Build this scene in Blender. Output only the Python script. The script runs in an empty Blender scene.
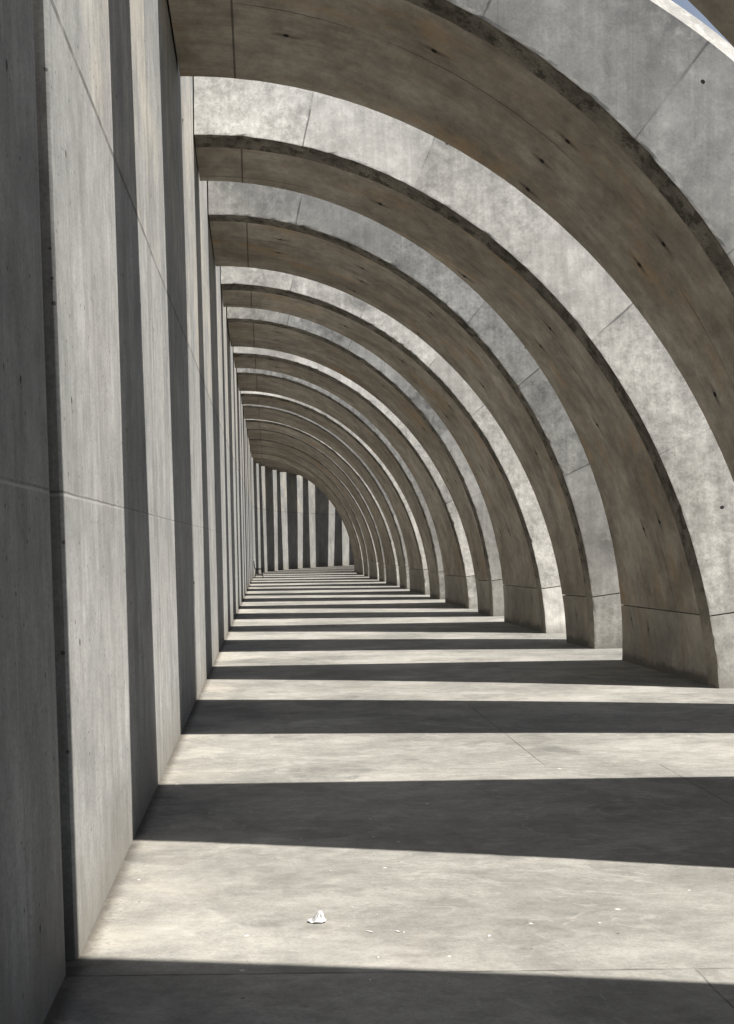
import bpy, math, random
from mathutils import Vector, Matrix
sc = bpy.context.scene
C = sc.collection
FPX = 1250.; KF = FPX/900.                    # focal length in pixels; depths were fitted at 900
H = 1.6                                   # eye height, metres; fitted lengths below are in eye heights
XW, R, B, Z0, P = .4811*H, 3.4246*H, 3.9023*H, .0352*H, 5.1056*H
CROWN = Z0 + B
BACKR, BACKB = 1 - .0196, 1 - .0334       # the soffit narrows a little towards the back of each arch
PL = {0: dict(bf=8.17, bb=10.18, cf=9.0767, cb=9.7504),
      1: dict(bf=11.30, bb=12.08, cf=11.24, cb=12.74)}
for d_ in PL.values():
    for k_ in d_: d_[k_] *= H
MID = {e: sum(PL[e].values())/4 for e in (0, 1)}
JOINT = .475*H                            # top of the pier
S0, RC = 29.3*H*KF, 17.0*H*KF*KF                   # where the arcade starts to curve, and the curve's radius

# ------------------------------------------------------------------ helpers
def link(o, parent=None):
    C.objects.link(o)
    if parent: o.parent = parent
    return o

def obj(name, verts, faces, mats, parent=None, uvs=None, mi=None, smooth=None):
    me = bpy.data.meshes.new(name)
    me.from_pydata(verts, [], faces)
    for m in mats: me.materials.append(m)
    if mi: me.polygons.foreach_set('material_index', mi)
    if uvs:
        uv = me.uv_layers.new(name='UVMap')
        k = 0
        for f in uvs:
            for c in f:
                uv.data[k].uv = c; k += 1
    if smooth is not None:
        me.polygons.foreach_set('use_smooth', [bool(s) for s in smooth])
    me.update()
    return link(bpy.data.objects.new(name, me), parent)

def thing(name, label, cat, loc=(0, 0, 0), rot=0, group=None):
    o = bpy.data.objects.new(name, None); C.objects.link(o)
    o.empty_display_size = .2
    o.location = loc; o.rotation_euler = (0, 0, rot)
    tag(o, label, cat, group)
    return o

def tag(o, label, cat, group=None):
    o['label'] = label; o['category'] = cat
    if group: o['group'] = group
    return o

def path(s):
    """point on the wall line at station s, heading clockwise from +y"""
    if s <= S0: return Vector((-XW, s, 0)), 0.
    th = (s - S0)/RC
    return Vector((-XW + RC - RC*math.cos(th), S0 + RC*math.sin(th), 0)), th

# ------------------------------------------------------------------ material kit
class NT:
    def __init__(self, name):
        self.m = bpy.data.materials.new(name); self.m.use_nodes = True
        self.t = self.m.node_tree; self.t.nodes.clear()
        self.out = self.t.nodes.new('ShaderNodeOutputMaterial')
        self.b = self.t.nodes.new('ShaderNodeBsdfPrincipled')
        self.t.links.new(self.b.outputs[0], self.out.inputs[0])
    def put(self, sock, v):
        if hasattr(v, 'is_linked') or isinstance(v, bpy.types.NodeSocket): self.t.links.new(v, sock)
        elif v is not None: sock.default_value = v
    def math(self, op, a, b=None, c=None, clamp=False):
        n = self.t.nodes.new('ShaderNodeMath'); n.operation = op; n.use_clamp = clamp
        for i, v in enumerate((a, b, c)):
            if v is not None: self.put(n.inputs[i], v)
        return n.outputs[0]
    def vmath(self, op, a, b):
        n = self.t.nodes.new('ShaderNodeVectorMath'); n.operation = op
        self.put(n.inputs[0], a); self.put(n.inputs[1], b)
        return n.outputs[0]
    def sep(self, v):
        n = self.t.nodes.new('ShaderNodeSeparateXYZ'); self.put(n.inputs[0], v); return n.outputs
    def comb(self, x, y, z):
        n = self.t.nodes.new('ShaderNodeCombineXYZ')
        for i, v in enumerate((x, y, z)): self.put(n.inputs[i], v)
        return n.outputs[0]
    def coord(self, kind):
        return self.t.nodes.new('ShaderNodeTexCoord').outputs[kind]
    def rand(self):
        return self.t.nodes.new('ShaderNodeObjectInfo').outputs['Random']
    def noise(self, vec, scale, detail=4, rough=.55, w=None, dist=0.):
        n = self.t.nodes.new('ShaderNodeTexNoise')
        if w is not None:
            n.noise_dimensions = '4D'; self.put(n.inputs['W'], w)
        self.put(n.inputs['Vector'], vec); n.inputs['Scale'].default_value = scale
        n.inputs['Detail'].default_value = min(detail, 6); n.inputs['Roughness'].default_value = rough
        n.inputs['Distortion'].default_value = dist
        return n.outputs[0]
    def voro(self, vec, scale, rnd=1., feature='F1'):
        n = self.t.nodes.new('ShaderNodeTexVoronoi'); n.feature = feature
        self.put(n.inputs['Vector'], vec); n.inputs['Scale'].default_value = scale
        n.inputs['Randomness'].default_value = rnd
        return n.outputs
    def rng(self, v, a, b, c=0., d=1., smooth=True):
        n = self.t.nodes.new('ShaderNodeMapRange'); n.interpolation_type = 'SMOOTHSTEP' if smooth else 'LINEAR'
        self.put(n.inputs[0], v)
        for i, x in enumerate((a, b, c, d)): self.put(n.inputs[1+i], x)
        return n.outputs[0]
    def mix(self, f, a, b, mode='MIX'):
        n = self.t.nodes.new('ShaderNodeMix'); n.data_type = 'RGBA'; n.blend_type = mode
        self.put(n.inputs[0], f)
        for s, v in ((n.inputs[6], a), (n.inputs[7], b)):
            self.put(s, (*v, 1.) if isinstance(v, tuple) and len(v) == 3 else v)
        return n.outputs[2]
    def mul(self, col, f):
        return self.mix(1., col, self.comb(f, f, f), 'MULTIPLY')
    def bump(self, h, strength=.3, dist=.01, prev=None):
        n = self.t.nodes.new('ShaderNodeBump'); n.inputs['Strength'].default_value = strength
        n.inputs['Distance'].default_value = dist; self.put(n.inputs['Height'], h)
        if prev is not None: self.put(n.inputs['Normal'], prev)
        return n.outputs[0]
    def done(self, col, rough=.85, normal=None, spec=.3):
        self.put(self.b.inputs['Base Color'], (*col, 1.) if isinstance(col, tuple) else col)
        self.put(self.b.inputs['Roughness'], rough)
        self.b.inputs['Specular IOR Level'].default_value = spec
        if normal is not None: self.put(self.b.inputs['Normal'], normal)
        return self.m

def near(n, v, c, w):                     # 1 on a line at v == c, fading over w
    lo = w*.35 if isinstance(w, float) else n.math('MULTIPLY', w, .35)
    return n.rng(n.math('ABSOLUTE', n.math('SUBTRACT', v, c)), lo, w, 1, 0)

def spots(n, u, v, pu, pv, r, keep, w, ou=0., ov=0.):   # a grid of tie holes, only some of them kept
    a = n.math('ADD', n.math('DIVIDE', u, pu), ou); b = n.math('ADD', n.math('DIVIDE', v, pv), ov)
    fa = n.math('MULTIPLY', n.math('SUBTRACT', n.math('FRACT', a), .5), pu)
    fb = n.math('MULTIPLY', n.math('SUBTRACT', n.math('FRACT', b), .5), pv)
    cell = n.comb(n.math('FLOOR', a), n.math('FLOOR', b), n.math('MULTIPLY', w, 31.))
    wn = n.t.nodes.new('ShaderNodeTexWhiteNoise'); n.put(wn.inputs['Vector'], cell)
    on = n.math('LESS_THAN', wn.outputs['Value'], keep)
    c = n.sep(wn.outputs['Color'])
    fa = n.math('ADD', fa, n.math('MULTIPLY', n.math('SUBTRACT', c[1], .5), .12*pu))
    fb = n.math('ADD', fb, n.math('MULTIPLY', n.math('SUBTRACT', c[2], .5), .12*pv))
    d = n.math('SQRT', n.math('ADD', n.math('MULTIPLY', fa, fa), n.math('MULTIPLY', fb, fb)))
    hole = n.math('MULTIPLY', n.rng(d, r*.75, r, 1, 0), on)
    return hole, fa, fb, on

def boards(n, c, wid, w, amt):
    """tone of each form board, with a thin seam between neighbours"""
    a = n.math('DIVIDE', c, wid); k = n.math('FLOOR', a)
    wn = n.t.nodes.new('ShaderNodeTexWhiteNoise'); n.put(wn.inputs['Vector'], n.comb(k, n.math('MULTIPLY', w, 3.), 5.))
    cc = n.sep(wn.outputs['Color'])
    f = n.math('FRACT', a)
    seam = n.math('MULTIPLY', n.rng(n.math('ABSOLUTE', n.math('SUBTRACT', f, .5)), .5 - .006/wid, .5, 0, 1), n.rng(cc[1], .45, .9, 0, 1))
    return n.rng(cc[0], 0, 1, 1-amt, 1+amt, False), seam

def pores(n, vec, scale, size, dens, w):
    v = n.voro(vec, scale)
    c = n.sep(v['Color'])
    on = n.math('LESS_THAN', c[0], dens)
    rad = n.math('MULTIPLY', n.math('ADD', c[1], .3), size)
    return n.math('MULTIPLY', n.math('LESS_THAN', v['Distance'], rad), on)

# ---- arch faces: pale fair-faced concrete, vertical board streaks, blotches, radial pour joints
def mat_face(joints=True):
    n = NT('pale arch concrete'); w = n.math('MULTIPLY', n.rand(), 47.)
    p = n.coord('Object'); x, y, z = n.sep(p)
    uv = n.sep(n.coord('UV')); u, v = uv[0], uv[1]
    big = n.noise(p, .45, 6, .6, w)
    med = n.noise(p, 1.7, 9, .66, w)
    fine = n.noise(p, 42, 5, .7)
    st = n.noise(n.comb(n.math('MULTIPLY', x, 13.), 0., n.math('MULTIPLY', z, .45)), 1., 4, .6, w)
    col = n.mix(n.rng(big, .35, .68), (.565, .548, .507), (.695, .677, .63))
    col = n.mul(col, n.rng(med, .28, .72, .78, 1.14))
    md2 = n.noise(p, 6.5, 8, .74, w)
    col = n.mul(col, n.rng(md2, .3, .7, .82, 1.11))
    pit = n.noise(p, 19., 6, .8, w)
    col = n.mul(col, n.rng(pit, .30, .46, .72, 1.0))
    col = n.mul(col, n.rng(st, .28, .7, .88, 1.06))
    col = n.mul(col, n.rng(fine, .3, .7, .91, 1.06))
    bt, bs = boards(n, x, .13, w, .045)
    col = n.mul(col, bt); col = n.mul(col, n.math('SUBTRACT', 1., n.math('MULTIPLY', bs, .16)))
    # weather stains: grey cloudy patches, broken up
    stain = n.math('MULTIPLY', n.rng(n.noise(p, .8, 3, .5, n.math('ADD', w, 9.)), .50, .68), n.rng(n.noise(p, 4.5, 9, .72, w, .3), .40, .56))
    col = n.mix(n.math('MULTIPLY', stain, .72), col, (.23, .225, .215))
    rust = n.math('MULTIPLY', n.rng(n.noise(p, 1.3, 4, .6, n.math('ADD', w, 21.)), .66, .78), n.rng(n.noise(p, 6., 6, .7), .4, .65))
    col = n.mix(n.math('MULTIPLY', rust, .4), col, (.42, .30, .19))
    # chipped, dirty lower edge along the arch
    ed = n.math('ADD', v, n.math('MULTIPLY', n.math('SUBTRACT', n.noise(n.comb(u, 0., 0.), 19., 6, .75, w), .5), .05))
    edge = n.rng(ed, -.005, .022, 1, 0)
    col = n.mix(n.math('MULTIPLY', edge, .45), col, (.22, .21, .195))
    h = n.math('ADD', n.math('MULTIPLY', med, .5), n.math('MULTIPLY', fine, .25))
    po = pores(n, p, 22., .13, .22, w)
    col = n.mul(col, n.math('SUBTRACT', 1., n.math('MULTIPLY', po, .4)))
    h = n.math('SUBTRACT', h, n.math('MULTIPLY', po, .6))
    if joints:
        wob = n.math('MULTIPLY', n.math('SUBTRACT', n.noise(n.comb(0., v, 0.), 3., 4, .6, w), .5), .03)
        uj = n.math('ADD', u, wob); tot = None
        for k, ju in enumerate((2.55, 4.0, 5.15, 6.65, 8.0)):
            j = near(n, uj, ju, n.rng(n.noise(n.comb(v, k*3., 0.), 2.5, 4, .7, w), .35, .68, .007, .020))
            amt = n.rng(n.noise(n.comb(v, k*7., 0.), 1.6, 3, .6, w), .40, .62, .05, 1.)
            j = n.math('MULTIPLY', j, amt)
            tot = j if tot is None else n.math('MAXIMUM', tot, j)
            st_ = n.math('GREATER_THAN', u, ju)
            idx = st_ if k == 0 else n.math('ADD', idx, st_)
        wn = n.t.nodes.new('ShaderNodeTexWhiteNoise'); n.put(wn.inputs['Vector'], n.comb(idx, w, 3.))
        wc = n.sep(wn.outputs['Color'])
        col = n.mul(col, n.rng(wn.outputs['Value'], 0, 1, .88, 1.20, False))
        rough_ = n.noise(p, 9., 8, .8, n.math('ADD', w, 3.))
        col = n.mix(n.math('MULTIPLY', n.rng(wc[1], .25, .8, 0, 1), .9), col, n.mul(col, n.rng(rough_, .34, .60, .66, 1.10)))
        col = n.mix(n.math('MULTIPLY', tot, .7), col, (.13, .125, .12))
        h = n.math('SUBTRACT', h, tot)
        hole = None
        for k, ju in enumerate((2.55, 4.0, 5.15, 6.65, 8.0)):
            for du, v0 in ((-.13, .60), (-.75, .30)):
                a = n.math('ADD', n.math('SUBTRACT', u, ju), n.math('ADD', -du, n.math('MULTIPLY', n.rand(), .1)))
                b_ = n.math('SUBTRACT', v, v0 + .04*k)
                dd = n.math('SQRT', n.math('ADD', n.math('MULTIPLY', a, a), n.math('MULTIPLY', b_, b_)))
                hk = n.math('LESS_THAN', dd, .016)
                if du < -.5:
                    wk = n.t.nodes.new('ShaderNodeTexWhiteNoise'); n.put(wk.inputs['Vector'], n.comb(w, k*3.7, 1.))
                    hk = n.math('MULTIPLY', hk, n.math('LESS_THAN', wk.outputs['Value'], .4))
                hole = hk if hole is None else n.math('MAXIMUM', hole, hk)
        col = n.mix(n.math('MULTIPLY', hole, .95), col, (.015, .014, .013)); h = n.math('SUBTRACT', h, n.math('MULTIPLY', hole, 2.))
    # splash dirt at the foot
    foot = n.math('MULTIPLY', n.rng(n.math('ADD', z, n.math('MULTIPLY', n.noise(p, 5., 6, .7), .3)), .12, .38, 1, 0), .55)
    col = n.mix(foot, col, (.23, .215, .19))
    return n.done(col, .88, n.bump(h, .35, .012), .25)

# ---- soffits: stain-patched concrete, warm floor bounce painted in as brown, with boards running along the arc
def mat_soffit(dark=False):
    n = NT('mossy edge concrete' if dark else 'stained bounce-tinted soffit concrete'); w = n.math('MULTIPLY', n.rand(), 53.)
    p = n.coord('Object'); uv = n.sep(n.coord('UV')); u, v = uv[0], uv[1]
    bend = n.math('MULTIPLY', n.math('SUBTRACT', n.noise(n.comb(u, v, 0.), .5, 2, .5, w), .5), .22)
    vv = n.math('ADD', v, bend)
    grain = n.noise(n.comb(n.math('MULTIPLY', u, .7), n.math('MULTIPLY', vv, 9.), 0.), 1., 5, .6, w)
    big = n.noise(p, .6, 6, .62, w)
    med = n.noise(p, 2.6, 8, .66, w)
    fine = n.noise(p, 40, 4, .7)
    if dark:
        base = n.mix(n.rng(med, .35, .65), (.12, .108, .088), (.27, .245, .205))
        cells = n.noise(p, 16., 7, .75, w, .3)
        col = n.mul(base, n.rng(cells, .3, .7, .65, 1.2))
        z = n.sep(n.coord('Object'))[2]
        foot = n.rng(n.math('ADD', z, n.math('MULTIPLY', med, 1.2)), 1.1, 2.0, 1, 0)
        col = n.mix(foot, col, n.mul(n.mix(n.rng(med, .3, .7), (.26, .235, .195), (.42, .385, .33)), n.rng(cells, .3, .7, .75, 1.1)))
        blk = n.math('MULTIPLY', n.rng(n.noise(p, 8., 7, .75, w), .49, .58), n.math('SUBTRACT', 1., n.math('MULTIPLY', foot, .8)))
        col = n.mix(n.math('MULTIPLY', blk, .75), col, (.030, .028, .023))
        h = n.math('ADD', n.math('MULTIPLY', cells, 1.), n.math('MULTIPLY', fine, .3))
        return n.done(col, .92, n.bump(h, .6, .02), .2)
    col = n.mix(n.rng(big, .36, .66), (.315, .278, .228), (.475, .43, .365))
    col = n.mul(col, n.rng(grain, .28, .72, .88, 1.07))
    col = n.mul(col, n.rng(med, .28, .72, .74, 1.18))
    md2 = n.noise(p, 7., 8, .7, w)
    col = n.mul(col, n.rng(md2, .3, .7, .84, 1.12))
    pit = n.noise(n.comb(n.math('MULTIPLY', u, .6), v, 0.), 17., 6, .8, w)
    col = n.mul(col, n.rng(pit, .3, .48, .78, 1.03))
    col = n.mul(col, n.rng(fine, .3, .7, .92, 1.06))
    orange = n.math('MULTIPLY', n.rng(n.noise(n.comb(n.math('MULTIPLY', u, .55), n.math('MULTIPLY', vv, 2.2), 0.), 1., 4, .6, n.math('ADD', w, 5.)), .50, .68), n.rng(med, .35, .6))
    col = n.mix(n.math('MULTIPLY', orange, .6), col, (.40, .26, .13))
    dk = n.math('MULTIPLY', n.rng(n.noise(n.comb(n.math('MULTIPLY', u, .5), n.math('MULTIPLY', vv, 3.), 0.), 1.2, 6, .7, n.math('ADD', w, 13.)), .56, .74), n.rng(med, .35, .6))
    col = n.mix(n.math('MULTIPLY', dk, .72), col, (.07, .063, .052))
    # board joint along the arc and cross joint near the wall
    bt, bs = boards(n, vv, .42, w, .10)
    col = n.mul(col, bt)
    l1 = near(n, n.math('ADD', v, n.math('MULTIPLY', bend, .12)), .98, .010)
    l2 = near(n, n.math('ADD', u, n.math('MULTIPLY', bend, .1)), 8.72, .014)
    ln = n.math('MAXIMUM', n.math('MULTIPLY', l1, n.rng(n.noise(n.comb(u, 3., 0.), .7, 2, .5, w), .4, .55)), l2)
    col = n.mix(n.math('MULTIPLY', ln, .7), col, (.04, .035, .03))
    # tie holes with dark run-off around them
    hole, fa, fb, on = spots(n, u, v, 1.28, .62, .030, .62, w, .1, .25)
    run = n.math('MULTIPLY', n.math('MULTIPLY', n.rng(n.math('ABSOLUTE', fb), .0, .05, 1, 0), n.rng(n.math('ABSOLUTE', fa), .02, .20, 1, 0)), on)
    col = n.mix(n.math('MULTIPLY', run, .7), col, (.06, .05, .042))
    col = n.mix(n.math('MULTIPLY', hole, .95), col, (.012, .011, .01))
    # damp at the foot
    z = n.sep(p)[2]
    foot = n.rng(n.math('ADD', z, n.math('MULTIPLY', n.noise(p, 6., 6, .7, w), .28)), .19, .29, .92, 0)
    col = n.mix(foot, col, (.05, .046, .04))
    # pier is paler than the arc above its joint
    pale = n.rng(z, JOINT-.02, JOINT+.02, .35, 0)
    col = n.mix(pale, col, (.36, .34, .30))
    h = n.math('ADD', n.math('MULTIPLY', grain, .6), n.math('MULTIPLY', fine, .25))
    h = n.math('SUBTRACT', n.math('SUBTRACT', h, n.math('MULTIPLY', ln, 1.)), n.math('MULTIPLY', hole, 2.))
    return n.done(col, .9, n.bump(h, .35, .012), .22)

# ---- wall: grey board-marked panels, strong vertical streaks, two lift joints
def mat_wall():
    n = NT('grey board-marked concrete'); w = n.math('MULTIPLY', n.rand(), 61.)
    uv = n.sep(n.coord('UV')); u, z = uv[0], uv[1]
    p = n.comb(u, z, 0.)
    st1 = n.noise(n.comb(n.math('MULTIPLY', u, 7.), n.math('MULTIPLY', z, .35), 0.), 1., 5, .6, w)
    st2 = n.noise(n.comb(n.math('MULTIPLY', u, 34.), n.math('MULTIPLY', z, .9), 0.), 1., 4, .6, w)
    big = n.noise(p, .7, 6, .6, w)
    med = n.noise(n.comb(u, n.math('MULTIPLY', z, .6), 0.), 3.0, 9, .7, w)
    fine = n.noise(p, 60, 4, .7)
    zj = n.math('ADD', z, n.math('MULTIPLY', n.math('SUBTRACT', n.noise(p, 5., 5, .6, w), .5), .012))
    col = n.mix(n.rng(big, .36, .66), (.262, .264, .259), (.352, .351, .34))
    col = n.mix(n.math('MULTIPLY', n.rng(z, 3.64, 3.66, 0, 1), n.rng(big, .42, .62, 0., .55)), col, (.42, .385, .32))
    col = n.mul(col, n.rng(st1, .28, .72, .84, 1.10))
    col = n.mul(col, n.rng(st2, .3, .7, .93, 1.05))
    col = n.mul(col, n.rng(med, .28, .72, .80, 1.15))
    md2 = n.noise(p, 9., 8, .72, w)
    col = n.mul(col, n.rng(md2, .3, .7, .86, 1.10))
    pit = n.noise(n.comb(n.math('MULTIPLY', u, 1.4), n.math('MULTIPLY', z, .8), 0.), 24., 6, .8, w)
    col = n.mul(col, n.rng(pit, .3, .48, .70, 1.02))
    col = n.mul(col, n.rng(fine, .3, .7, .84, 1.11))
    bt, bs = boards(n, u, .305, w, .05)
    col = n.mul(col, bt); col = n.mul(col, n.math('SUBTRACT', 1., n.math('MULTIPLY', bs, .3)))
    # water runs that start at a joint or at the top and fade downwards
    ru = n.noise(n.comb(n.math('MULTIPLY', u, 9.), n.math('MULTIPLY', n.math('GREATER_THAN', z, 3.65), 7.), 2.), 1., 3, .6, w)
    zz = n.math('FRACT', n.math('DIVIDE', n.math('SUBTRACT', z, 1.815), 1.835))
    runs = n.math('MULTIPLY', n.rng(ru, .56, .70), n.math('MULTIPLY', n.rng(zz, .05, 1., 0, 1), n.rng(st2, .35, .6)))
    col = n.mix(n.math('MULTIPLY', runs, .5), col, (.13, .128, .12))
    dk = n.math('MULTIPLY', n.rng(n.noise(n.comb(n.math('MULTIPLY', u, 16.), n.math('MULTIPLY', z, .8), 0.), 1., 5, .65, n.math('ADD', w, 7.)), .60, .78), n.rng(big, .4, .6))
    col = n.mix(n.math('MULTIPLY', dk, .55), col, (.12, .12, .115))
    j1 = near(n, zj, 1.815, .006); j1b = n.math('MULTIPLY', near(n, zj, 1.803, .007), n.rng(n.noise(n.comb(u, 0., 4.), 1.3, 3, .6, w), .42, .6)); j2 = near(n, zj, 3.65, .022)
    col = n.mix(n.math('MULTIPLY', j1b, .6), col, (.42, .415, .40))
    col = n.mix(n.math('MULTIPLY', j1, n.rng(n.noise(p, 3., 4, .7, w), .35, .6, .15, .7)), col, (.10, .10, .095))
    col = n.mix(n.math('MULTIPLY', j2, n.rng(n.noise(p, 5., 4, .7, w), .35, .6, .3, .85)), col, (.09, .088, .08))
    hole, fa, fb, on = spots(n, u, z, .98, .92, .016, .6, w, .3, .12)
    run = n.math('MULTIPLY', n.math('MULTIPLY', n.rng(n.math('ABSOLUTE', fa), .0, .018, 1, 0), n.rng(fb, -.22, .0, 0, 1)), n.math('MULTIPLY', on, n.math('LESS_THAN', fb, .01)))
    col = n.mix(n.math('MULTIPLY', run, .4), col, (.08, .08, .075))
    col = n.mix(n.math('MULTIPLY', hole, .9), col, (.02, .02, .018))
    po = pores(n, n.comb(u, z, w), 19., .15, .34, w)
    col = n.mul(col, n.math('SUBTRACT', 1., n.math('MULTIPLY', po, .62)))
    foot = n.rng(n.math('ADD', z, n.math('MULTIPLY', n.noise(n.comb(n.math('MULTIPLY', u, 3.), z, 0.), 2.2, 6, .7, w), 1.0)), .45, 1.05, .6, 0)
    col = n.mix(foot, col, (.17, .155, .13))
    h = n.math('ADD', n.math('MULTIPLY', st2, .5), n.math('ADD', n.math('MULTIPLY', med, .5), n.math('MULTIPLY', fine, .2)))
    h = n.math('SUBTRACT', h, n.math('ADD', n.math('MULTIPLY', j1, .4), n.math('ADD', j2, n.math('ADD', po, n.math('MULTIPLY', hole, 2.)))))
    return n.done(col, .8, n.bump(h, .3, .01), .3)

# ---- floor: power-floated slab with smears, patches, scratches and saw-cut joints
def mat_floor():
    n = NT('worn floated concrete'); p = n.coord('Object'); x, y, z = n.sep(p)
    warp = n.noise(p, .8, 3, .5)
    q = n.comb(n.math('ADD', n.math('MULTIPLY', x, .8), n.math('MULTIPLY', warp, .4)), n.math('ADD', n.math('MULTIPLY', y, 1.25), n.math('MULTIPLY', warp, .6)), 0.)
    big = n.noise(p, .35, 6, .62)
    smear = n.noise(q, 1.4, 9, .68, None, .1)
    med = n.noise(q, 5., 9, .72, None, .1)
    fine = n.noise(p, 55, 5, .7)
    grit = n.noise(p, 170, 3, .7)
    col = n.mix(n.rng(big, .36, .64), (.285, .278, .256), (.418, .406, .373))
    col = n.mul(col, n.rng(smear, .3, .7, .82, 1.12))
    col = n.mul(col, n.rng(med, .3, .7, .88, 1.10))
    col = n.mul(col, n.rng(fine, .3, .7, .89, 1.09))
    col = n.mul(col, n.rng(grit, .3, .7, .88, 1.08))
    mid = n.noise(n.comb(n.math('MULTIPLY', x, .75), y, 0.), 16., 7, .8)
    col = n.mul(col, n.rng(mid, .32, .62, .87, 1.06))
    wet = n.math('MULTIPLY', n.rng(n.noise(p, .9, 8, .72, None, .3), .50, .64), n.rng(med, .38, .58))
    col = n.mix(n.math('MULTIPLY', wet, .65), col, (.165, .162, .153))
    pink = n.math('MULTIPLY', n.rng(n.noise(p, .75, 5, .6, 4.4), .58, .72), n.rng(smear, .4, .6))
    col = n.mix(n.math('MULTIPLY', pink, .5), col, (.45, .375, .31))
    # pale dust along the foot of the wall
    dust = n.rng(n.math('ADD', x, n.math('MULTIPLY', n.noise(p, 2.2, 6, .7), 1.1)), -.35, .35, .6, 0)
    col = n.mix(n.math('MULTIPLY', dust, n.rng(smear, .35, .6)), col, (.50, .465, .405))
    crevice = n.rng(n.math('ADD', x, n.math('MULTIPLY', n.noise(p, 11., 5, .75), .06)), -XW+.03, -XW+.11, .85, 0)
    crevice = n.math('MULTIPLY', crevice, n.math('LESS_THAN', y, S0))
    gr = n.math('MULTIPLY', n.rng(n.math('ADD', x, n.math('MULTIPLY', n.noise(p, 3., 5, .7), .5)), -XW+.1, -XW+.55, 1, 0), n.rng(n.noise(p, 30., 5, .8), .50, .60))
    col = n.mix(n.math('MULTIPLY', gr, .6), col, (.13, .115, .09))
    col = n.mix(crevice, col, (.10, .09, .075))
    # ghost of dried puddles: broad soft-edged grey shapes with a paler rim
    pud = n.noise(p, .55, 5, .6, None, .2)
    col = n.mul(col, n.rng(pud, .50, .53, 1., .87)); col = n.mix(n.math('MULTIPLY', near(n, pud, .515, .02), .1), col, (.50, .485, .45))
    # curling trowel scars: thin contour lines of a warped noise, only in patches
    sw = n.noise(q, .9, 3, .5, None, 1.6)
    scar = n.math('MULTIPLY', near(n, n.math('FRACT', n.math('MULTIPLY', sw, 7.)), .5, .09), n.rng(n.noise(p, .7, 3, .5, 9.1), .47, .6))
    scar = n.math('MULTIPLY', scar, n.rng(n.noise(p, 9., 4, .6), .42, .56))
    col = n.mix(n.math('MULTIPLY', scar, .2), col, (.62, .60, .56))
    # paint/plaster specks
    v = n.voro(p, 7.5); c = n.sep(v['Color'])
    sp = n.math('MULTIPLY', n.math('LESS_THAN', v['Distance'], n.math('MULTIPLY', c[1], .10)), n.math('LESS_THAN', c[0], .22))
    col = n.mix(n.math('MULTIPLY', sp, .7), col, (.75, .74, .71))
    v2 = n.voro(p, 8.); c2 = n.sep(v2['Color'])
    sp2 = n.math('MULTIPLY', n.math('LESS_THAN', v2['Distance'], n.math('MULTIPLY', c2[1], .07)), n.math('LESS_THAN', c2[0], .16))
    col = n.mix(n.math('MULTIPLY', sp2, .7), col, (.06, .055, .05))
    # saw cuts
    X = n.math('ADD', x, XW)
    def seg(a, lo, hi): return n.math('MULTIPLY', n.math('GREATER_THAN', a, lo), n.math('LESS_THAN', a, hi))
    wob = n.math('MULTIPLY', n.math('SUBTRACT', n.noise(p, 8., 3, .6), .5), .012)
    yj = n.math('ADD', n.math('SUBTRACT', y, n.math('MULTIPLY', x, -.02)), wob)
    cuts = [n.math('MULTIPLY', near(n, n.math('ADD', X, wob), 2.70, .008), seg(y, 6.31*KF, 8.75*KF)),
            n.math('MULTIPLY', near(n, n.math('ADD', X, wob), 3.50, .007), seg(y, 3.31*KF, 6.3*KF)),
            n.math('MULTIPLY', near(n, n.math('ADD', X, wob), 2.32, .007), n.math('LESS_THAN', y, 3.3*KF)),
            near(n, yj, 3.31*KF, .010), n.math('MULTIPLY', near(n, yj, 6.30*KF, .009), .5)]
    cut = cuts[0]
    for k in cuts[1:]: cut = n.math('MAXIMUM', cut, k)
    col = n.mix(n.math('MULTIPLY', n.math('MULTIPLY', cut, n.rng(n.noise(p, 3., 4, .7), .36, .6, .25, 1.)), .62), col, (.06, .057, .052))
    h = n.math('ADD', n.math('MULTIPLY', med, .5), n.math('ADD', n.math('MULTIPLY', fine, .3), n.math('MULTIPLY', scar, .5)))
    h = n.math('SUBTRACT', h, n.math('MULTIPLY', cut, 1.5))
    return n.done(col, n.rng(smear, .3, .7, .75, .95), n.bump(h, .35, .008), .12)

def mat_plain(name, col, rough=.6, metal=0.):
    n = NT(name); p = n.coord('Object')
    c = n.mul((*col, 1.), n.rng(n.noise(p, 9., 5, .6), .3, .7, .85, 1.1))
    n.b.inputs['Metallic'].default_value = metal
    return n.done(c, rough, None, .4)

M_FACE, M_TOP = mat_face(), mat_face(False)
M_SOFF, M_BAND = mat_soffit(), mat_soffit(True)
M_WALL, M_FLOOR = mat_wall(), mat_floor()
M_GAP = mat_plain('dark joint concrete', (.10, .098, .092), .95)
M_PAPER = mat_plain('white crumpled paper', (.82, .82, .83), .8)
M_STEEL = mat_plain('dark grey painted tube', (.10, .105, .11), .45, .3)
M_SEAT = mat_plain('black worn seat board', (.03, .03, .032), .6)

# ------------------------------------------------------------------ ground and sky
g = 900.
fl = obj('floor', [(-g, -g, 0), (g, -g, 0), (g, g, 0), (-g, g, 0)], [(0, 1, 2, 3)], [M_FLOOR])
fl['kind'] = 'structure'

# ------------------------------------------------------------------ the arches
def station(i):
    e = i % 2
    if i == -1: return MID[e] + ((i - 2 - e)//2)*P + .03, e
    if i > 15: return station(15)[0] + (i - 15)*P/2*.77, e
    return MID[e] + ((i - 2 - e)//2)*P, e

def profile(e):
    d = PL[e]; m = MID[e]
    def yf(z): return d['bf'] + (d['cf']-d['bf'])*z/CROWN - m
    def yb(z): return d['bb'] + (d['cb']-d['bb'])*z/CROWN - m
    return yf, yb

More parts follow.
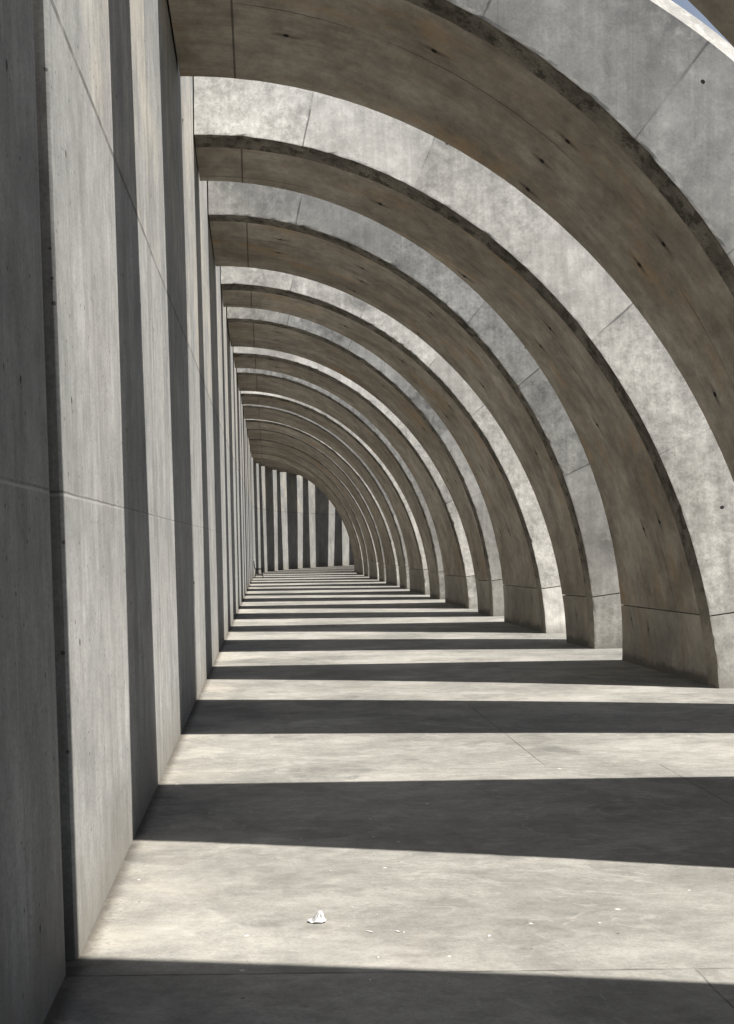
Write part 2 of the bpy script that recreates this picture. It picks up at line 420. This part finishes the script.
def smooth_noise(rnd, n, amp, step=1):
    base = [rnd.uniform(-1, 1) for _ in range(n//step + 3)]
    out = []
    for k in range(n):
        f = k/step; a = int(f); t = f - a
        out.append(amp*(base[a]*(1-t) + base[a+1]*t))
    return out

def sweep(name, rows, mats, mids, uvs_fn, parent, closed_ends=True):
    """rows: list of rings of equal length -> one mesh of quads between rings"""
    n = len(rows[0]); V = [p for r in rows for p in r]; F, U, MI, SM = [], [], [], []
    for j in range(len(rows)-1):
        for k in range(n):
            k2 = (k+1) % n
            F.append((j*n+k, j*n+k2, (j+1)*n+k2, (j+1)*n+k)); MI.append(mids[k]); SM.append(False)
            U.append(uvs_fn(j, k))
    if closed_ends:
        F.append(tuple(range(n))[::-1]); F.append(tuple((len(rows)-1)*n + k for k in range(n)))
        U.append([(0, .5)]*n); U.append([(9, .5)]*n); MI += [mids[-1]]*2; SM += [False]*2
    return obj(name, V, F, mats, parent, U, MI, SM)

def arc_points(t0, t1, seg):
    return [t0 + (t1-t0)*k/seg for k in range(seg+1)]

def kout(t): return min(1.27, max(1.142, 1.142 + .0029*(52.8 - math.degrees(t))))

def section(e, t, zlow, jr, jy, jb):
    """ring of six points (front lower edge, back lower edge, back top, chamfer, face top, face just above its edge) in arch space; X from the wall"""
    yf, yb = profile(e)
    KOUT = kout(0. if t is None else t)
    if t is None: cx, cz = 1., 0.
    else: cx, cz = math.cos(t), math.sin(t)
    def pt(k, back, dy=0., kb=1.):
        X = R*k*cx*(BACKR if back else 1); Z = Z0 + B*k*cz*(BACKB if back else 1)
        if t is None: Z = zlow
        return X, Z
    out = []
    X, Z = pt(1 + jr/R, False); out.append((X, yf(Z) + jy, Z))
    X, Z = pt(1 + jb/R, True); out.append((X, yb(Z) + jb, Z))
    X, Z = pt((KOUT+.026)/BACKR, True); out.append((X, yb(Z), Z))
    X, Z = pt(KOUT+.026, False); out.append((X, yf(Z)+.13, Z))
    X, Z = pt(KOUT, False); out.append((X, yf(Z), Z))
    X, Z = pt(1 + .025/R, False); out.append((X, yf(Z), Z))
    return out

TJ = math.asin((JOINT - Z0)/B)
TE = math.acos(.016/R)
def elen(t):                              # arc length along the lower edge, from the floor
    n = 40; s = Z0; a = 0.
    for k in range(n):
        b = t*(k+1)/n; m = (a+b)/2
        s += math.hypot(R*math.sin(m), B*math.cos(m))*(b-a); a = b
    return s

def make_arch(i, label):
    S, e = station(i); rnd = random.Random(100+i)
    pos, th = path(S)
    inward = Vector((math.cos(th*.6), -math.sin(th*.6), 0))
    base = pos + inward*R
    root = thing('concrete_arch', label, 'arch', base, -th*.6, 'concrete arches along the colonnade')
    seg = 130 if i < 8 else 70
    ts = arc_points(TJ, TE, seg)
    jr = smooth_noise(rnd, seg+1, .002); jy = smooth_noise(rnd, seg+1, .002); jb = smooth_noise(rnd, seg+1, .002)
    spots_ = [(rnd.uniform(.02, TE), rnd.uniform(.003, .010), rnd.uniform(.008, .016)) for _ in range(22)]
    def chip(t):
        if t is None: return 0.
        return sum(a_*max(0., 1-abs(t-c_)/w_) for c_, a_, w_ in spots_)
    ys = profile(e)
    def build(name, params, zs):
        rows, us, vs = [], [], []
        for j, t in enumerate(params):
            z = zs[j] if zs else 0
            q = min(j, seg)
            r = section(e, t, z, jr[q] + chip(t), jy[q] + chip(t)*.5, jb[q])
            us.append(elen(t) if t is not None else max(z, -.1)); vs.append(r[1][1]-r[0][1])
            rows.append([(p[0]-R, p[1], p[2]) for p in r])
        def uvf(j, k):
            a, b = us[j], us[j+1]; th_ = .95
            if k == 0: return [(a, 0), (a, vs[j]), (b, vs[j+1]), (b, 0)]
            if k == 4: return [(a, th_), (a, .025), (b, .025), (b, th_)]
            if k == 5: return [(a, .025), (a, 0), (b, 0), (b, .025)]
            return [(a, 0), (a, .9), (b, .9), (b, 0)]
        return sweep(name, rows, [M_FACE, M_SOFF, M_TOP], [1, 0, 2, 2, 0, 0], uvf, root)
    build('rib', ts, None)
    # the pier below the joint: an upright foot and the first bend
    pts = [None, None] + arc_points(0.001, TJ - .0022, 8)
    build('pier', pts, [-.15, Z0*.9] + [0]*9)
    # the form-board strip along the front lower edge, a few millimetres proud
    yf, yb = ys
    rows, us = [], []
    bw = .27 if e == 0 else .25
    seq = [None, None] + arc_points(.002, TE-.0006, seg)
    wv = smooth_noise(rnd, len(seq), .007, 5); wr = smooth_noise(rnd, len(seq), .001)
    for j, t in enumerate(seq):
        cx, cz = (1., 0.) if t is None else (math.cos(t), math.sin(t))
        ring = []
        z = -.12 if j == 0 else (Z0*.95 if j == 1 else None)
        w_ = bw + wv[j]
        cp = chip(t)
        for dr, dy in ((-.008 + wr[j] + cp*1.2, .009 + cp*.4), (-.008 + wr[j], w_), (.03 + cp, w_), (.03 + cp, .009 + cp*.4)):
            Zf = Z0 + B*cz if z is None else z
            ln = (yb(Zf)-yf(Zf)); kk = dy/ln
            k = 1 + dr/R
            X = R*k*cx*(1+(BACKR-1)*kk); Z = Z0 + B*k*cz*(1+(BACKB-1)*kk)
            if z is not None: Z = z
            ring.append((X-R, yf(Z)+dy, Z))
        rows.append(ring); us.append(elen(t) if t is not None else z)
    def uvb(j, k): return [(us[j], 0), (us[j], bw), (us[j+1], bw), (us[j+1], 0)]
    sweep('edge_strip', rows, [M_BAND], [0, 0, 0, 0], uvb, root)
    return root

ORD = ['', 'first', 'second', 'third', 'fourth', 'fifth', 'sixth', 'seventh', 'eighth', 'ninth', 'tenth', 'eleventh', 'twelfth', 'thirteenth', 'fourteenth', 'fifteenth', 'sixteenth']
LAB = {0: 'nearest arch in view, only a dark brown corner of its underside against the blue sky',
       1: 'huge grey arch sweeping over the top, with a thin white sunlit rim',
       2: 'pale sunlit arch with the widest brown foot standing on the floor',
       3: 'grey-faced arch with cloudy dark stains by the wall, just behind the widest foot',
       4: 'bright pale arch standing directly behind the grey cloudy-stained arch',
       5: 'grey-faced arch with a slim foot, the third grey one going into the distance'}
for k in (-4, -3, -2, -1):
    LAB[k] = ['arch beside the viewer, shading the nearest strip of floor',
              'arch overhead of the viewer, second one out of the picture',
              'arch behind the viewer, third one out of the picture',
              'arch behind the viewer, fourth one out of the picture'][-1-k]
for i in range(6, 16):
    LAB[i] = (f'bright sunlit arch, {ORD[i//2]} pale one counting from the nearest full foot into the distance' if i % 2 == 0
              else f'duller grey arch, {ORD[(i+1)//2]} grey one counting from the nearest into the distance')
N_LAST = 31
for i in range(16, N_LAST+1):
    LAB[i] = f'shaded brown arch on the far bend, {ORD[i-15]} one after the last straight-standing arch'
for i in range(-4, N_LAST+1): make_arch(i, LAB[i])

# ------------------------------------------------------------------ the wall on the left
WT = CROWN*1.0 + R*.25
root = thing('concrete_wall', 'tall grey concrete wall of streaked upright panels with stripes of sun and shadow', 'wall', (-XW, 0, 0))
rw = random.Random(5)
pitch = P/2; first = 3.44*KF; LEAN = -.04
k0, k1 = -6, 27
back = []
for k in range(k0, k1):
    a, _ = path(first + k*pitch); b, _ = path(first + (k+1)*pitch)
    d = (b-a).normalized(); nrm = Vector((d.y, -d.x, 0)); L = (b-a).length
    g0, g1 = .02, .03
    if k == -1: g1 = .14
    off = {-1: -.02, 0: .0, 1: -.004, 2: .003}.get(k, rw.uniform(-.008, .004))
    rows = [0, .02, WT-.02, WT]
    bv = .012
    # outline in plan with bevelled vertical edges: front left .. front right, back right, back left
    out = [(g0, -.26), (g0, -bv+off), (g0+bv, off), (L-g1-bv, off), (L-g1, -bv+off), (L-g1, -.26)]
    V, F, U = [], [], []
    cols = []
    for (s_, o_) in out:
        q = a + d*s_ + nrm*o_
        cols.append((q, first + k*pitch + s_ + (o_ if abs(o_) > .1 else 0)))
    for z in (-.1, WT):
        for q, s_ in cols: V.append((q.x + XW + d.x*LEAN*z, q.y + d.y*LEAN*z, z))
    n = len(cols)
    for j in range(n):
        j2 = (j+1) % n
        F.append((j, j+n, j2+n, j2))
        sa, sb = cols[j][1], cols[j2][1]
        U.append([(sa, -.1), (sa, WT), (sb, WT), (sb, -.1)])
    F.append(tuple(range(n, 2*n))[::-1]); U.append([(c[1], 0) for c in cols][::-1])
    F.append(tuple(range(n))); U.append([(c[1], 0) for c in cols])
    obj('wall_panel', V, F, [M_WALL], root, U)
    back.append((a, nrm))
# rough backing behind the panels closes the gaps
V, F = [], []
ss = [first + k*pitch for k in range(k0, k1+1)]
for s in ss:
    p_, th = path(s); nrm = Vector((math.cos(th), -math.sin(th), 0))
    for o_, z in ((-.20, -.1), (-.20, WT-.05), (-.5, WT-.05), (-.5, -.1)):
        q = p_ + nrm*o_; V.append((q.x+XW, q.y, z))
for j in range(len(ss)-1):
    for k in range(4):
        F.append((j*4+k, (j+1)*4+k, (j+1)*4+(k+1) % 4, j*4+(k+1) % 4))
F.append((0, 1, 2, 3)); m = (len(ss)-1)*4; F.append((m+3, m+2, m+1, m))
obj('backing', V, F, [M_GAP], root)

# ------------------------------------------------------------------ litter on the floor
def crumple(name, loc, size, flat, seed, label, group=None):
    r = random.Random(seed)
    import bmesh
    bm = bmesh.new(); bmesh.ops.create_icosphere(bm, subdivisions=3, radius=1.)
    dirs = [(Vector((r.gauss(0, 1), r.gauss(0, 1), r.gauss(0, 1))).normalized(), r.uniform(.25, .75)) for _ in range(16)]
    for v in bm.verts:
        co = v.co.copy(); s = 1.
        for dv, c in dirs:
            dd = co.normalized().dot(dv)
            if dd > c: s = min(s, c/dd*1.05)
        co *= s*(1 + r.uniform(-.04, .04))
        v.co = Vector((co.x*size[0], co.y*size[1], max(co.z, -.55)*size[2]))
    lo = min(v.co.z for v in bm.verts)
    for v in bm.verts: v.co.z -= lo
    me = bpy.data.meshes.new(name); bm.to_mesh(me); bm.free(); me.materials.append(M_PAPER)
    o = bpy.data.objects.new(name, me); C.objects.link(o); o.location = loc; o.rotation_euler = (0, 0, r.uniform(0, 6))
    return tag(o, label, 'litter', group)

def tissue(loc):
    """a screwed-up paper tissue: a thin faceted tent with a raised corner and a ragged hem"""
    r = random.Random(21); rings, seg = 5, 13; V, F = [], []
    fold = [r.uniform(.8, 1.12) for _ in range(seg)]
    V.append((.010, .003, .047))
    for q in range(1, rings+1):
        f = q/rings
        for k in range(seg):
            a = 2*math.pi*k/seg + r.uniform(-.1, .1); rad = f*fold[k]
            z = .047*(1-f)**1.15*(.75+.5*fold[k]*(1-f)) + (.005 if k % 2 else .0)*math.sin(f*3.1) + (r.uniform(.000, .009) if q == rings else r.uniform(-.003, .003))
            V.append((.040*rad*math.cos(a) - .006*f + .010*(1-f), .027*rad*math.sin(a), max(z, .001)))
    for k in range(seg): F.append((0, 1+k, 1+(k+1) % seg))
    for q in range(rings-1):
        for k in range(seg):
            a, b = 1+q*seg+k, 1+q*seg+(k+1) % seg
            F.append((a, a+seg, b+seg, b))
    o = obj('crumpled_paper', V, F, [M_PAPER]); o.location = loc
    m = o.modifiers.new('thickness', 'SOLIDIFY'); m.thickness = .001; m.offset = 1
    return tag(o, 'crumpled white paper tissue with a raised corner on the sunlit floor', 'litter')
tissue((.955-XW, 3.76*KF, .001))
flakes = [(1.161, 3.652, .022, .006), (1.274, 3.652, .016, .006), (1.297, 3.641, .014, .005), (1.165, 3.425, .013, .006),
          (1.112, 3.903, .012, .006), (1.211, 3.825, .010, .005), (1.634, 3.595, .014, .006), (1.076, 3.703, .006, .006), (1.114, 3.248, .007, .006), (1.146, 3.106, .006, .006)]
for k, (X, Y, a, b) in enumerate(flakes):
    crumple('paper_flake', (X-XW, Y*KF, 0), (a, b*1.3, b*.8), True, 30+k, 'small white flake lying flat on the near floor beside the crumpled tissue', 'white flakes on the near floor')

# ------------------------------------------------------------------ the chair at the far end of the wall
def tube(pts, r, seg=8):
    V, F = [], []
    for i, p in enumerate(pts):
        p = Vector(p)
        t = (Vector(pts[min(i+1, len(pts)-1)]) - Vector(pts[max(i-1, 0)])).normalized()
        u = t.orthogonal().normalized() if i == 0 else (u - t*u.dot(t)).normalized()
        v = t.cross(u)
        for k in range(seg):
            a = 2*math.pi*k/seg; V.append(tuple(p + (u*math.cos(a) + v*math.sin(a))*r))
    for i in range(len(pts)-1):
        for k in range(seg):
            F.append((i*seg+k, i*seg+(k+1) % seg, (i+1)*seg+(k+1) % seg, (i+1)*seg+k))
    F.append(tuple(range(seg))[::-1]); F.append(tuple((len(pts)-1)*seg+k for k in range(seg)))
    return V, F
def slab(x0, x1, y0, y1, z0, z1, b=.012):
    import bmesh
    bm = bmesh.new(); bmesh.ops.create_cube(bm, size=1.)
    for v in bm.verts:
        v.co = Vector(((x0+x1)/2 + v.co.x*(x1-x0), (y0+y1)/2 + v.co.y*(y1-y0), (z0+z1)/2 + v.co.z*(z1-z0)))
    bmesh.ops.bevel(bm, geom=list(bm.edges), offset=b, segments=2, affect='EDGES')
    V = [tuple(v.co) for v in bm.verts]; F = [tuple(v.index for v in f.verts) for f in bm.faces]
    bm.free(); return V, F
ch = thing('metal_chair', 'small dark metal tube chair standing by the wall at the far end', 'chair', (-XW+.30, 44.4*KF, 0), 0)
V, F = slab(-.18, .2, -.2, .2, .385, .435); obj('seat', V, F, [M_SEAT], ch)
# back hoop on the wall side, legs splayed
hoop = [(-.19, -.19, .40), (-.23, -.19, .70)] + [(-.235-.004*math.sin(a), -.19*math.cos(a), .70+.10*math.sin(a)) for a in [math.pi*k/10 for k in range(1, 10)]] + [(-.23, .19, .70), (-.19, .19, .40)]
V, F = tube(hoop, .021); obj('backrest', V, F, [M_STEEL], ch)
for sx in (-1, 1):
    for sy in (-1, 1):
        V, F = tube([(sx*.15, sy*.17, .41), (sx*.17, sy*.185, .2), (sx*.2, sy*.2, 0.)], .019); obj('leg', V, F, [M_STEEL], ch)
for sy in (-1, 1):
    V, F = tube([(-.185, sy*.19, .12), (.185, sy*.19, .12)], .012); obj('stretcher', V, F, [M_STEEL], ch)

# ------------------------------------------------------------------ light
EL, AZ = math.radians(54), math.radians(12)      # sun high on the right, a little behind the viewer
s = Vector((math.cos(EL)*math.cos(AZ), -math.cos(EL)*math.sin(AZ), math.sin(EL)))
ld = bpy.data.lights.new('sun', 'SUN'); ld.energy = 5.; ld.angle = math.radians(.5); ld.color = (1., .955, .885)
lo = bpy.data.objects.new('sun', ld); C.objects.link(lo); lo.location = s*60
lo.rotation_euler = (-s).to_track_quat('-Z', 'Y').to_euler()
wd = bpy.data.worlds.new('World'); sc.world = wd; wd.use_nodes = True
nt = wd.node_tree; nt.nodes.clear()
sky = nt.nodes.new('ShaderNodeTexSky'); sky.sky_type = 'NISHITA'; sky.sun_disc = False
sky.sun_elevation = EL; sky.sun_rotation = math.pi/2 + AZ
sky.air_density = .8; sky.dust_density = .5; sky.ozone_density = 1.
bg = nt.nodes.new('ShaderNodeBackground'); bg.inputs['Strength'].default_value = .055
wo = nt.nodes.new('ShaderNodeOutputWorld')
# a bank of thin bright cloud low in the sky ahead
tc = nt.nodes.new('ShaderNodeTexCoord'); dp = nt.nodes.new('ShaderNodeVectorMath'); dp.operation = 'DOT_PRODUCT'
dp.inputs[1].default_value = Vector((.30, .87, .39)).normalized()
nt.links.new(tc.outputs['Generated'], dp.inputs[0])
mr = nt.nodes.new('ShaderNodeMapRange'); mr.interpolation_type = 'SMOOTHSTEP'
for k_, v_ in ((1, .90), (2, .99), (3, 0.), (4, 1.)): mr.inputs[k_].default_value = v_
nt.links.new(dp.outputs['Value'], mr.inputs[0])
ns = nt.nodes.new('ShaderNodeTexNoise'); ns.inputs['Scale'].default_value = 3.2; ns.inputs['Detail'].default_value = 7; ns.inputs['Roughness'].default_value = .6
nt.links.new(tc.outputs['Generated'], ns.inputs['Vector'])
m2 = nt.nodes.new('ShaderNodeMapRange')
for k_, v_ in ((1, .30), (2, .65), (3, .08), (4, .42)): m2.inputs[k_].default_value = v_
nt.links.new(ns.outputs[0], m2.inputs[0])
mm = nt.nodes.new('ShaderNodeMath'); mm.operation = 'MULTIPLY'
nt.links.new(mr.outputs[0], mm.inputs[0]); nt.links.new(m2.outputs[0], mm.inputs[1])
mc = nt.nodes.new('ShaderNodeMix'); mc.data_type = 'RGBA'; mc.inputs[7].default_value = (10.5, 10.8, 11.2, 1)
nt.links.new(mm.outputs[0], mc.inputs[0]); nt.links.new(sky.outputs[0], mc.inputs[6])
nt.links.new(mc.outputs[2], bg.inputs[0]); nt.links.new(bg.outputs[0], wo.inputs[0])

# ------------------------------------------------------------------ camera
cd = bpy.data.cameras.new('camera'); cam = bpy.data.objects.new('camera', cd); C.objects.link(cam)
cd.sensor_fit = 'HORIZONTAL'; cd.sensor_width = 36; cd.lens = 36*FPX/734
cd.shift_x = (367-268.98)/734; cd.shift_y = (601.4-512)/734
cd.clip_start = .05; cd.clip_end = 3000
cam.matrix_world = Matrix.Translation((0, 0, H)) @ Matrix.Rotation(math.pi/2 - math.radians(2.6), 4, 'X') @ Matrix.Rotation(math.radians(-1.09), 4, 'Z')
sc.camera = cam
sc.view_settings.view_transform = 'Standard'; sc.view_settings.look = 'None'
sc.view_settings.gamma = 1; sc.view_settings.exposure = .58
sc.cycles.use_adaptive_sampling = True; sc.cycles.adaptive_threshold = .015
sc.cycles.max_bounces = 6; sc.cycles.diffuse_bounces = 4
